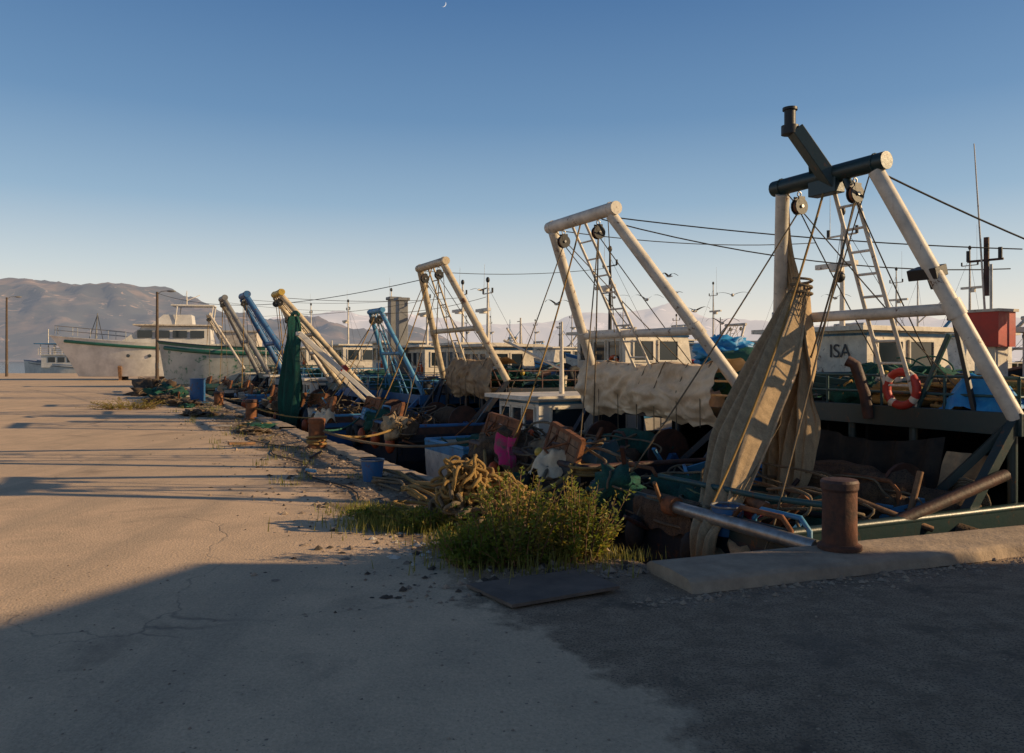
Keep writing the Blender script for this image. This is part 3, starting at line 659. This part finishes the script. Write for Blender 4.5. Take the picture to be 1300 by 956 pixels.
e=empty('steel_boom_arm'); mb=MB(H)
mb.beam((15.6,.45,2.3),(15.1,2.3,.55),.32,.12,'clean'); mb.box((15.32,1.5,1.38),(.3,.2,.14),'red',(.75,0,0)); mb.beam((15.9,.45,2.3),(15.6,2.3,.4),.08,.1,'white'); mb.beam((15.6,.45,2.3),(15.9,.45,2.3),.1,.1,'white')
mb.obj('boom',e,.01)
trawler(FB(23),B=3.4,L=11,y0=.9,hm='green',sm='rust2',rim='teal',gl='white2',topw=1.2,ytop=1.6,ztop=3.2,footw=3.0,yfoot=3.4,zfoot=.8,up=(3.3,7.5,.75),wh=(2,6.2,8.2,2.1),mh=4.4,seed=6,mcount=1)
trawler(FB(29.5),B=3.6,L=12,y0=.9,hm='blue',sm='blue',rim='lblue',gl='blue',gt='blue',topw=1.4,ytop=1.0,ztop=4.2,footw=3.2,yfoot=3.0,zfoot=.8,r=.12,up=(3.0,8,.85),rail='lblue',wh=(2.2,6.8,9,2.4),mh=4.8,seed=7,mcount=1)
trawler(FB(37),B=3.8,L=12,y0=.9,hm='navy',sm='white2',rim='teal',gl='grey',gt='grey',topw=1.4,ytop=1.0,ztop=4.6,footw=3.4,yfoot=3.0,zfoot=.9,r=.12,up=(3.0,8,.9),wh=(2.2,6.8,9,2.4),mh=4.8,seed=8)
trawler(FB(46),B=3.8,L=12,y0=.9,hm='green',gl='white2',ztop=4.3,ytop=1.2,yfoot=3,up=(3.0,8,.9),wh=(2.2,6.8,9,2.4),mh=5.2,seed=9)
cabin_boat(FB(26),seed=3,y0=1.2); cabin_boat(FB(33.4),seed=4,y0=1.2); cabin_boat(FB(41.5),seed=5,y0=1.2)
cfg=[('white','lblue'),('blue','white2'),('white','red'),('blue','white'),('white','blue'),('lblue','white2')]
for i in range(11):
    s_=14+i*4.9+R(-.4,.4) ; a_,b_=cfg[i%6]
    trawler(FB(s_,34+R(-1.5,1.5)),B=4.1,L=13,zt=.5,zbow=2.0,hm=a_,sm=b_,rim=b_,gl=['white2','lblue','cream','white2'][i%4],gt='white2',ztop=R(3.2,4.2),ytop=2.4,
        up=(4.1,9.5,1.1),upm=b_,rail='white',wh=(2.6,6.8,9.6,R(2.4,2.8)),mh=R(4.2,6.2),mm=random.choice(['white','black','white','white2']),seed=20+i,boards=False,gear=i<5,mcount=2 if i%2 else 1)
e=empty('mooring_posts'); mb=MB(H)
for k in (0,1.0):
    mb.beam((24+k,6,-1.5),(24+k,6,3.9+k*.1),.38,.38,'grey'); mb.box((24+k,6,3.95+k*.1),(.5,.5,.12),'grey')
mb.obj('posts',e,.02)

# ------------------------------------------------------------ bollards
def bollard(p,r,h,mats=('rust2','black'),name='mooring_bollard'):
    mb=MB(); x,y,z=p
    pr=[(r*1.25,0),(r*1.25,.03),(r*1.0,.05),(r*.97,h*.5),(r*.98,h*.82),(r*1.06,h*.86),(r*1.08,h*.95),(r*1.0,h*.985),(r*.6,h)]
    n=32; vs=[(x+a*math.cos(6.2832*k/n),y+a*math.sin(6.2832*k/n),z+zz) for a,zz in pr for k in range(n)]
    for j in range(len(pr)-1):
        mb.add(vs[j*n:(j+2)*n],[(k,(k+1)%n,n+(k+1)%n,n+k) for k in range(n)],mats[0] if j<4 else mats[1],True)
    mb.add(vs[-n:],[tuple(range(n))],mats[1]); return mb.obj(name)
bollard((2.62,6.30,.10),.135,.56,('rust1','rust2'))
p=H(9.7,-.45); bollard((p.x,p.y,.0),.15,.55,('rust','rust'))
p=H(17.6,-.45); bollard((p.x,p.y,.0),.16,.55,('rust','rust2'))
p=H(25,-.5); bollard((p.x,p.y,.0),.16,.5,('rust','rust2'))
p=H(2.2,-.42); bollard((p.x,p.y,.0),.14,.42,('rust','rust2'))
mb=MB(H)
c=(28.6,-.9)
for z0,z1,r_ in ((0,.02,.31),(.02,.3,.29),(.3,.33,.305),(.33,.6,.29),(.6,.63,.305),(.63,.88,.29),(.88,.9,.31)):
    mb.path([(c[0],c[1],z0),(c[0],c[1],z1)],r_,'blue',24)
mb.obj('oil_drum')
mb=MB(H); random.seed(3)
B1=(2.2,-.42,.3);B2=(9.7,-.45,.35);B3=(17.6,-.45,.35)
for a_,b_,sg,r_,m_ in ((B1,(4.0,1.7,.25),.18,.03,'rope'),(B1,(7.0,1.7,.25),.25,.028,'rope'),(B1,(3.4,1.6,.15),.35,.03,'rope'),(B1,(4.6,1.6,.2),.3,.026,'rope2'),(B2,(7.4,1.7,.25),.2,.025,'rope2'),
    (B2,(11,1.6,.25),.2,.025,'rope'),(B2,(14,1.6,.25),.15,.02,'rope3'),(B3,(15,1.2,.2),.15,.02,'rope'),(B3,(18.6,1.0,.2),.1,.02,'rope'),((25,-.5,.3),(23,1.2,.2),.1,.02,'rope2'),((25,-.5,.3),(28.5,1.2,.2),.1,.02,'rope2')):
    mb.cat(a_,b_,sg,r_,m_,16,6)
for B_ in (B1,B2):
    for k in range(3): mb.torus((B_[0],B_[1],.10+.05*k),.17,.022,(R(-.1,.1),R(-.1,.1),1),'rope',20,6)
mb.obj('mooring_ropes')
mb=MB(H); random.seed(9)
mb.blob((2.2,-.5,.12),(.42,.34,.2),'bnet',.4,2,4,3)
mb.noodles((2.2,-.5,.2),(.48,.38,.28),46,.017,'rope',20,0)
mb.noodles((2.1,-.75,.42),(.24,.22,.24),34,.018,'rope',18,0)
mb.noodles((2.1,-.75,.2),(.3,.25,.25),16,.022,'rope2',18,0)
mb.noodles((3.2,-.6,.06),(1.0,.45,.1),9,.020,'rope',18,.02)
mb.noodles((4.6,-.4,.05),(1.0,.35,.07),5,.018,'rope2',18,.02)
mb.path([(2.2,-.5,.3),(3.2,-.4,.22),(4.2,-.5,.12),(5.4,-.3,.08),(6.4,-.5,.04)],.03,'rope',6)
mb.obj('tangled_rope_heap')
mb=MB(H); random.seed(19)
for s_,t_,a_,b_,h_,m_ in ((13.5,-1.0,.6,.3,.08,'bnet'),(20,-1.6,.9,.4,.12,'bnet'),(25.5,-1.6,1.0,.5,.2,'bnet'),(28,-2.2,1.2,.6,.3,'bnet'),(32,-1.8,1.2,.7,.45,'gnet'),(36,-2,2,1,.6,'bnet')):
    mb.blob((s_,t_,.02),(a_,b_,h_),m_,.55,2.2,4,s_); mb.noodles((s_,t_,h_*.4),(a_,b_,h_),6,.018,random.choice(['rope2','rope2']),16,.02)
clutter(mb,22,36,-2.2,-.6,0,14,.8,True); clutter(mb,5,20,-1.4,-.5,0,9,.45,True)
mb.obj('discarded_net_piles')
mb=MB(H)
mb.path([(8+i*.5,-.9+.25*math.sin(i*.8)+.1*math.sin(i*2.3),.02) for i in range(30)],.012,'rope2',5)
mb.path([(4+i*.4,-1.25+.12*math.sin(i*.9),.02) for i in range(22)],.010,'cable',5)
mb.obj('loose_rope')
mb=MB()
mb.add([(-.32,5.53,.012),(.5,5.86,.03),(.74,5.42,.03),(.0,5.06,.012),(-.32,5.53,.034),(.5,5.86,.052),(.74,5.42,.052),(.0,5.06,.034)],
       [(0,1,2,3),(7,6,5,4),(0,4,5,1),(1,5,6,2),(2,6,7,3),(3,7,4,0)],'plate'); mb.obj('plywood_sheet')
def rocks(name,num,fn,mats,lo,hi):
    mb=MB()
    ico=[(0,0,1),(.9,0,.1),(.3,.85,.2),(-.7,.5,.1),(-.75,-.5,.15),(.3,-.8,.1)]
    for i in range(num):
        x,y=fn(); r=R(lo,hi)*(R(0,1)**2+.35); a=R(0,6.28); ca,sa=math.cos(a),math.sin(a); fl=R(.3,.8)
        vs=[]
        for q in ico:
            k=R(.7,1.3); vs.append((x+(q[0]*ca-q[1]*sa)*r*k,y+(q[0]*sa+q[1]*ca)*r*k,max(-.004,q[2]*r*fl*k)))
        mb.add(vs,[(0,1,2),(0,2,3),(0,3,4),(0,4,5),(0,5,1)],random.choice(mats))
    mb.obj(name)
random.seed(21)
def apr():
    s=R(0,1)**1.4*28; t=-abs(random.gauss(0,.9))-.05; p=H(s,t); return p.x,p.y
rocks('rubble',7500,apr,['stone','stone','conc','deck'],.012,.045)
def nearp(): return R(-3.5,4.5),R(1.6,6.2)
rocks('gravel',2600,nearp,['stone','conc'],.004,.012)
def lit():
    if R(0,1)<.6: return random.gauss(-.6,.35),random.gauss(6.9,.4)
    p=H(R(2,30),R(-1.6,-.3)); return p.x,p.y
rocks('litter',220,lit,['litter','litter','white2'],.02,.05)
def slabedge():
    p=Q(R(-.6,6),.62+abs(random.gauss(0,.12))); return p.x,p.y
rocks('crumbled_concrete',900,slabedge,['conc','stone'],.01,.035)
# ------------------------------------------------------------ shrub & grass
def shrub(name,c,rad,h,stems,leaves,mats,seed):
    random.seed(seed); mb=MB(); lv=MB()
    for i in range(stems):
        a=R(0,6.28); q=math.sqrt(R(0,1)); bx=c[0]+rad[0]*.55*q*math.cos(a); by=c[1]+rad[1]*.55*q*math.sin(a)
        a2=a+R(-.6,.6); lean=R(.1,.95)*q; hh=h*R(.35,1.28)*(1-.35*q)
        tx=bx+math.cos(a2)*lean*rad[0]*.8; ty=by+math.sin(a2)*lean*rad[1]*.8
        P=[Vector((bx,by,0)),Vector((bx*.6+tx*.4,by*.6+ty*.4,hh*.5)),Vector((tx,ty,hh))]
        mb.path(P,[.006,.004,.002],'wood',4)
        m=random.choice(mats)
        for k in range(leaves):
            f=R(.12,1.02); p=P[0].lerp(P[1],f*2) if f<.5 else P[1].lerp(P[2],f*2-1)
            d=Vector((R(-1,1),R(-1,1),R(-.2,1))).normalized(); L_=R(.03,.065)*(1.2-.4*f); w=L_*R(.14,.26)
            sd=d.cross(Vector((R(-1,1),R(-1,1),R(-1,1)))).normalized(); p=p+d*.012
            up=sd.cross(d)*L_*.12
            lv.add([p,p+d*L_*.5+sd*w+up,p+d*L_,p+d*L_*.5-sd*w+up],[(0,1,2,3)],m)
    e=empty(name); mb.obj('stems',e); lv.obj('leaves',e)
shrub('leafy_shrub',(.0,6.25),(.46,.38),.64,120,42,['leaf','leaf','leaf2'],1)
shrub('leafy_shrub',(.5,6.4),(.40,.36),.62,100,42,['leaf','leaf2'],2)
shrub('leafy_shrub',(-.34,6.2),(.30,.28),.32,70,36,['leaf','leaf'],3)
shrub('weeds',(-.75,7.5),(.5,.3),.20,90,26,['leaf','leaf2'],4)
shrub('weeds',(-1.25,7.9),(.4,.25),.16,60,24,['leaf','leaf2'],5)
shrub('weeds',tuple(H(24,-3.4))[:2],(1.5,.6),.35,90,30,['leaf2'],6)
random.seed(31); mb=MB()
def blade(x,y,h):
    a=R(0,6.28); ln=R(.1,.5)*h; w=R(.003,.006); dx,dy=math.cos(a),math.sin(a)
    mb.add([(x-dy*w,y+dx*w,0),(x+dy*w,y-dx*w,0),(x+dx*ln*.4+dy*w*.7,y+dy*ln*.4-dx*w*.7,h*.6),(x+dx*ln*.4-dy*w*.7,y+dy*ln*.4+dx*w*.7,h*.6),(x+dx*ln,y+dy*ln,h)],[(0,1,2,3),(3,2,4)],'grass')
for cx,cy,sx,sy,nn,hh in ((-1.0,7.6,.55,.25,1400,.13),(-.4,6.9,.3,.3,700,.12),(.1,6.2,.6,.3,500,.15),(-1.6,8.4,.3,.25,400,.09),(.9,6.35,.2,.1,150,.1)):
    for i in range(nn): blade(random.gauss(cx,sx*.6),random.gauss(cy,sy*.7),hh*R(.4,1.2))
for i in range(60):
    p=H(R(5,30),R(-2.2,-.5))
    for k in range(16): blade(p.x+R(-.12,.12),p.y+R(-.12,.12),R(.05,.14))
mb.obj('grass')
# ------------------------------------------------------------ far left: yacht, ferry, lamp posts
def rotF(cx,cy,ang,z=0):
    ca,sa=math.cos(ang),math.sin(ang)
    return lambda x,y,zz:Vector((cx+x*ca-y*sa,cy+x*sa+y*ca,zz+z))
Fy=rotF(-24.2,68,math.radians(90+16),.75)
e=empty('motor_yacht'); mb=MB(Fy)
hull(mb,4.2,0,11.5,2.2,2.9,1.2,'clean','clean','clean',-.45,rake=5,low='tarp2',fine=1.7); mb.obj('hull',e)
mb=MB(Fy)
def cab(x,y0,y1,z0,z1,rk):
    mb.add([(-x,y0,z0),(x,y0,z0),(x*.8,y1,z0),(-x*.8,y1,z0),(-x*.9,y0+.1,z1),(x*.9,y0+.1,z1),(x*.75,y1-rk,z1),(-x*.75,y1-rk,z1)],[(0,1,5,4),(1,2,6,5),(2,3,7,6),(3,0,4,7),(4,5,6,7)],'clean')
cab(1.8,1.5,9,2.0,3.7,2.2); mb.box((0,4.2,3.8),(3.7,6.6,.12),'white2'); cab(1.3,3.0,6.3,3.8,4.7,1.0); mb.box((0,3.0,5.5),(2.6,3.4,.1),'clean')
for q in (1.6,4.4):
    for sg in (-1,1): mb.tube((sg*1.2,q,3.8),(sg*1.2,q-.2,5.5),.05,'clean',n=6)
for sg in (-1,1):
    for k in range(4): mb.box((sg*(1.72-.07*k),2.6+k*1.35,3.05),(.12,1.1,.6),'glass')
    for k in range(4): mb.path([(sg*2.02,3+k*1.6,1.25),(sg*2.12,3+k*1.6,1.25)],.14,'glass',12)
railing(mb,[(-1.9,8,2.5),(-.4,13.5,3.0),(.4,13.5,3.0),(1.9,8,2.5)],.7,'steel',2,1.2,.025); railing(mb,[(-1.8,.2,2.2),(1.8,.2,2.2)],.9,'steel',2,1,.03)
mast(mb,0,3.6,5.5,6.8,'white',False); mb.obj('superstructure',e,.03)
mb=MB(Fy)
for k in (2.5,5.5,8.5):
    for sg in (-1,1): mb.beam((sg*1.2,k,-.75),(sg*1.7,k,.4),.25,.25,'wood')
    mb.beam((-1.4,k,-.6),(1.4,k,-.6),.25,.3,'wood')
mb.obj('cradle',e)
Fd=rotF(-15.3,49,math.radians(96),.7)
e=empty('derelict_boat'); mb=MB(Fd); hull(mb,3.0,-1,6.5,1.7,2.1,.6,'graffiti','stripe','green',-.68,rake=2,low='graffiti'); mb.box((0,1.5,2.2),(1.6,2.2,.9),'white2'); mb.box((0,1.5,2.7),(1.8,2.5,.1),'white2'); mb.obj('hull',e)
Ff=rotF(-57,118,math.radians(94),-.2)
e=empty('passenger_ferry'); mb=MB(Ff); hull(mb,4.5,-2,17,1.0,1.9,.3,'clean','clean','blue',-1.2); mb.obj('hull',e)
mb=MB(Ff); mb.box((0,6,1.7),(4.0,12,1.8),'clean'); mb.box((0,5.5,4.3),(4.4,15,.14),'lblue'); mb.box((0,6,2.66),(4.3,13,.12),'clean')
for sg in (-1,1):
    for k in range(8): mb.box((sg*2.0,1.1+k*1.35,1.95),(.06,1.0,.75),'glass')
    for k in range(8): mb.tube((sg*2.0,-1.2+k*1.9,2.7),(sg*2.0,-1.2+k*1.9,4.3),.05,'white',n=6)
    railing(mb,[(sg*2.05,-1,2.72),(sg*2.05,12.4,2.72)],.9,'white',3,1.5,.03)
mb.tube((0,12,2.7),(0,12,6.5),.06,'white'); mb.obj('superstructure',e)
Ff2=rotF(-72,150,math.radians(90),-.2)
e=empty('passenger_ferry'); mb=MB(Ff2); hull(mb,4.5,-4,22,1.0,1.9,.3,'clean','clean','blue',-1.2); mb.box((0,6,1.9),(4.0,14,2.2),'clean'); mb.box((0,5.5,4.8),(4.4,18,.14),'clean')
for k in range(9): mb.tube((1.9,-3+k*2.1,3),(1.9,-3+k*2.1,4.8),.06,'white',n=6); mb.tube((-1.9,-3+k*2.1,3),(-1.9,-3+k*2.1,4.8),.06,'white',n=6)
for k in range(9): mb.box((2.0,-.3+k*1.5,2.2),(.06,1.0,.8),'glass'); mb.box((-2.0,-.3+k*1.5,2.2),(.06,1.0,.8),'glass')
mb.obj('superstructure',e)
def lamp(x,y,h,ang):
    e=empty('street_lamp'); mb=MB(rotF(x,y,ang))
    mb.path([(0,0,0),(0,0,h)],[.14,.09],'pole',10); mb.path([(0,0,h-.2),(.3,0,h+.05),(.8,0,h+.1)],.035,'steel',8)
    mb.blob((1.0,0,h+.08),(.34,.13,.09),'grey',0,1,2); mb.box((0,0,h*.18),(.26,.2,.4),'grey'); mb.obj('pole_and_lamp',e)
lamp(-26.8,59.5,6.8,.2); lamp(-51,79.5,8.0,.4)
mb=MB(); mb.path([(-67,126,-1),(-66.3,126,9.2)],[.2,.08],'grey',8); mb.path([(-66.3,126,9),(-68,126,4)],.05,'cable',4); mb.path([(-66.3,126,9),(-65,126,3)],.05,'cable',4); mb.obj('sailboat_mast')
mb=MB(); mb.cat((-26.8,59.5,6.7),(-3,27,4.4),.9,.014,'cable',20,4); mb.obj('overhead_wire')
mb=MB(H)
mb.cat((5.0,2.7,3.7),(3.0,9.3,3.1),.25,.010,'cable'); mb.cat((5.0,2.7,3.75),(2.4,8.6,3.3),.08,.010,'cable')
mb.cat((1.1,3.7,3.7),(0.9,10.5,2.4),.1,.012,'cable')
mb.obj('stay_wires')

e=empty('shadow_caster_shed'); mb=MB()  # unseen shed added off frame, shaped to cast the foreground shadow
x0,x1,y0_,y1_=9,17,-22,5.15; hw=4.2
mb.add([(x0,y0_,0),(x1,y0_,0),(x1,y1_,0),(x0,y1_,0),(x0,y0_,hw),(x1,y0_,hw),(x1,y1_,hw),(x0,y1_,hw)],[(0,1,5,4),(1,2,6,5),(2,3,7,6),(3,0,4,7)],'conc'); mb.obj('walls',e)
mb=MB(); mb.add([(x0-.3,y0_-.3,hw),(x1+.3,y0_-.3,hw),(x1+.3,y1_+.1,hw),(x0-.3,y1_+.1,hw),(13,y0_+3.5,6.2),(13,y1_-2.6,6.2)],[(0,1,4),(1,2,5,4),(2,3,5),(3,0,4,5),(3,2,1,0)],'rust2'); mb.obj('roof',e)
mb=MB()
for k in range(5): mb.box((x0-.01,-19+k*5,1.4),(.06,2.6,2.8),'grey')
mb.obj('doors',e)

def gull(x,y,z,sz,ang,flap):
    mb=MB(rotF(x,y,ang,z)); 
    mb.path([(0,-.5*sz,0),(0,-.3*sz,.02*sz),(0,0,.03*sz),(0,.25*sz,.03*sz),(0,.38*sz,.04*sz),(0,.5*sz,.02*sz)],[.02*sz,.07*sz,.11*sz,.09*sz,.06*sz,.012*sz],'white',8)
    for sg in (-1,1):
        mb.sheet(lambda u,v,sg=sg:(sg*(.05+u*1.05)*sz,(.12+.12*math.sin(u*3)-.30*u*u+(v-.5)*.46*(1-u*.8))*sz,(.05+flap*math.sin(u*2.3)*.45-.25*flap*u*u)*sz),10,4,'pole' )
    mb.add([(-.1*sz,-.6*sz,0),(.1*sz,-.6*sz,0),(0,-.3*sz,.02*sz)],[(0,1,2)],'white'); mb.obj('seagull')
random.seed(77)
for x_,y_,z_ in ((9.8,35,4.5),(8.1,35,3.8),(17.2,35,3.6),(6.0,35,4.3),(7.4,36,4.7),(9.6,36,3.3),(20.6,36,3.7),(5.2,40,4.8),(-1.5,38,5.0),(15.6,38,4.6),(8.8,44,6.3),(2.4,42,4.6)):
    gull(x_,y_,z_,R(.5,.75),R(-.8,.8),R(.3,1.0))
m,n,l,b=nt('moonlight'); b.inputs['Base Color'].default_value=(.8,.8,.8,1); b.inputs['Emission Color'].default_value=(.9,.88,.85,1); b.inputs['Emission Strength'].default_value=.4; M['moon']=m
mb=MB(); N=20; c0=Vector((-1400,16000,7250)); r_=65
def mv(a,k): x=-r_*k*math.sin(a); z=r_*math.cos(a); t=2.6; return c0+Vector((x*math.cos(t)-z*math.sin(t),0,x*math.sin(t)+z*math.cos(t)))
vs=[mv(math.pi*i/N,1) for i in range(N+1)]+[mv(math.pi*i/N,.72) for i in range(N+1)]
mb.add(vs,[(i,i+1,N+2+i,N+1+i) for i in range(N)],'moon'); mb.obj('moon')

# ------------------------------------------------------------ light
w=bpy.data.worlds.new('World'); sc.world=w; w.use_nodes=True; wn=w.node_tree.nodes; wl=w.node_tree.links
sky=wn.new('ShaderNodeTexSky'); sky.sky_type='NISHITA'; sky.sun_disc=False; sky.sun_elevation=SUN_EL; sky.sun_rotation=SUN_ROT
sky.air_density=1.0; sky.dust_density=1.0; sky.ozone_density=1.6; sky.altitude=0
bg=wn['Background']; wl.new(sky.outputs[0],bg.inputs[0]); bg.inputs[1].default_value=.12
tcn=wn.new('ShaderNodeTexCoord'); sx=wn.new('ShaderNodeSeparateXYZ'); wl.new(tcn.outputs['Generated'],sx.inputs[0])
cr=wn.new('ShaderNodeValToRGB'); els=cr.color_ramp.elements
els[0].position=0; els[0].color=(.94,.82,.68,1); els[1].position=1; els[1].color=(.012,.035,.10,1)
for p_,c_ in ((.045,(.90,.82,.72)),(.11,(.62,.68,.70)),(.19,(.31,.46,.61)),(.29,(.145,.285,.485)),(.42,(.068,.175,.375)),(.50,(.03,.08,.18))):
    k=els.new(p_); k.color=c_+(1,)
wl.new(sx.outputs['Z'],cr.inputs[0])
bg2=wn.new('ShaderNodeBackground'); wl.new(cr.outputs[0],bg2.inputs[0]); bg2.inputs[1].default_value=1.0
mxs=wn.new('ShaderNodeMixShader'); mxs.inputs[0].default_value=.82
wl.new(bg.outputs[0],mxs.inputs[1]); wl.new(bg2.outputs[0],mxs.inputs[2]); wl.new(mxs.outputs[0],wn['World Output'].inputs[0])
sd=Vector((math.sin(SUN_ROT)*math.cos(SUN_EL),math.cos(SUN_ROT)*math.cos(SUN_EL),math.sin(SUN_EL)))
L_=bpy.data.lights.new('sun','SUN'); L_.energy=5; L_.angle=math.radians(.5); L_.color=(1,.72,.40)
lo=bpy.data.objects.new('sun',L_); sc.collection.objects.link(lo); lo.rotation_euler=(-sd).to_track_quat('-Z','Y').to_euler()
cam=bpy.data.cameras.new('camera'); co=bpy.data.objects.new('camera',cam); sc.collection.objects.link(co)
co.location=(0,0,1.6); co.rotation_euler=(math.radians(90),0,0); cam.sensor_width=36; cam.lens=36*1000/1300; cam.shift_y=-20/1300; cam.clip_end=60000; cam.clip_start=.05
sc.camera=co
sc.view_settings.view_transform='Standard'; sc.view_settings.look='None'; sc.view_settings.exposure=0
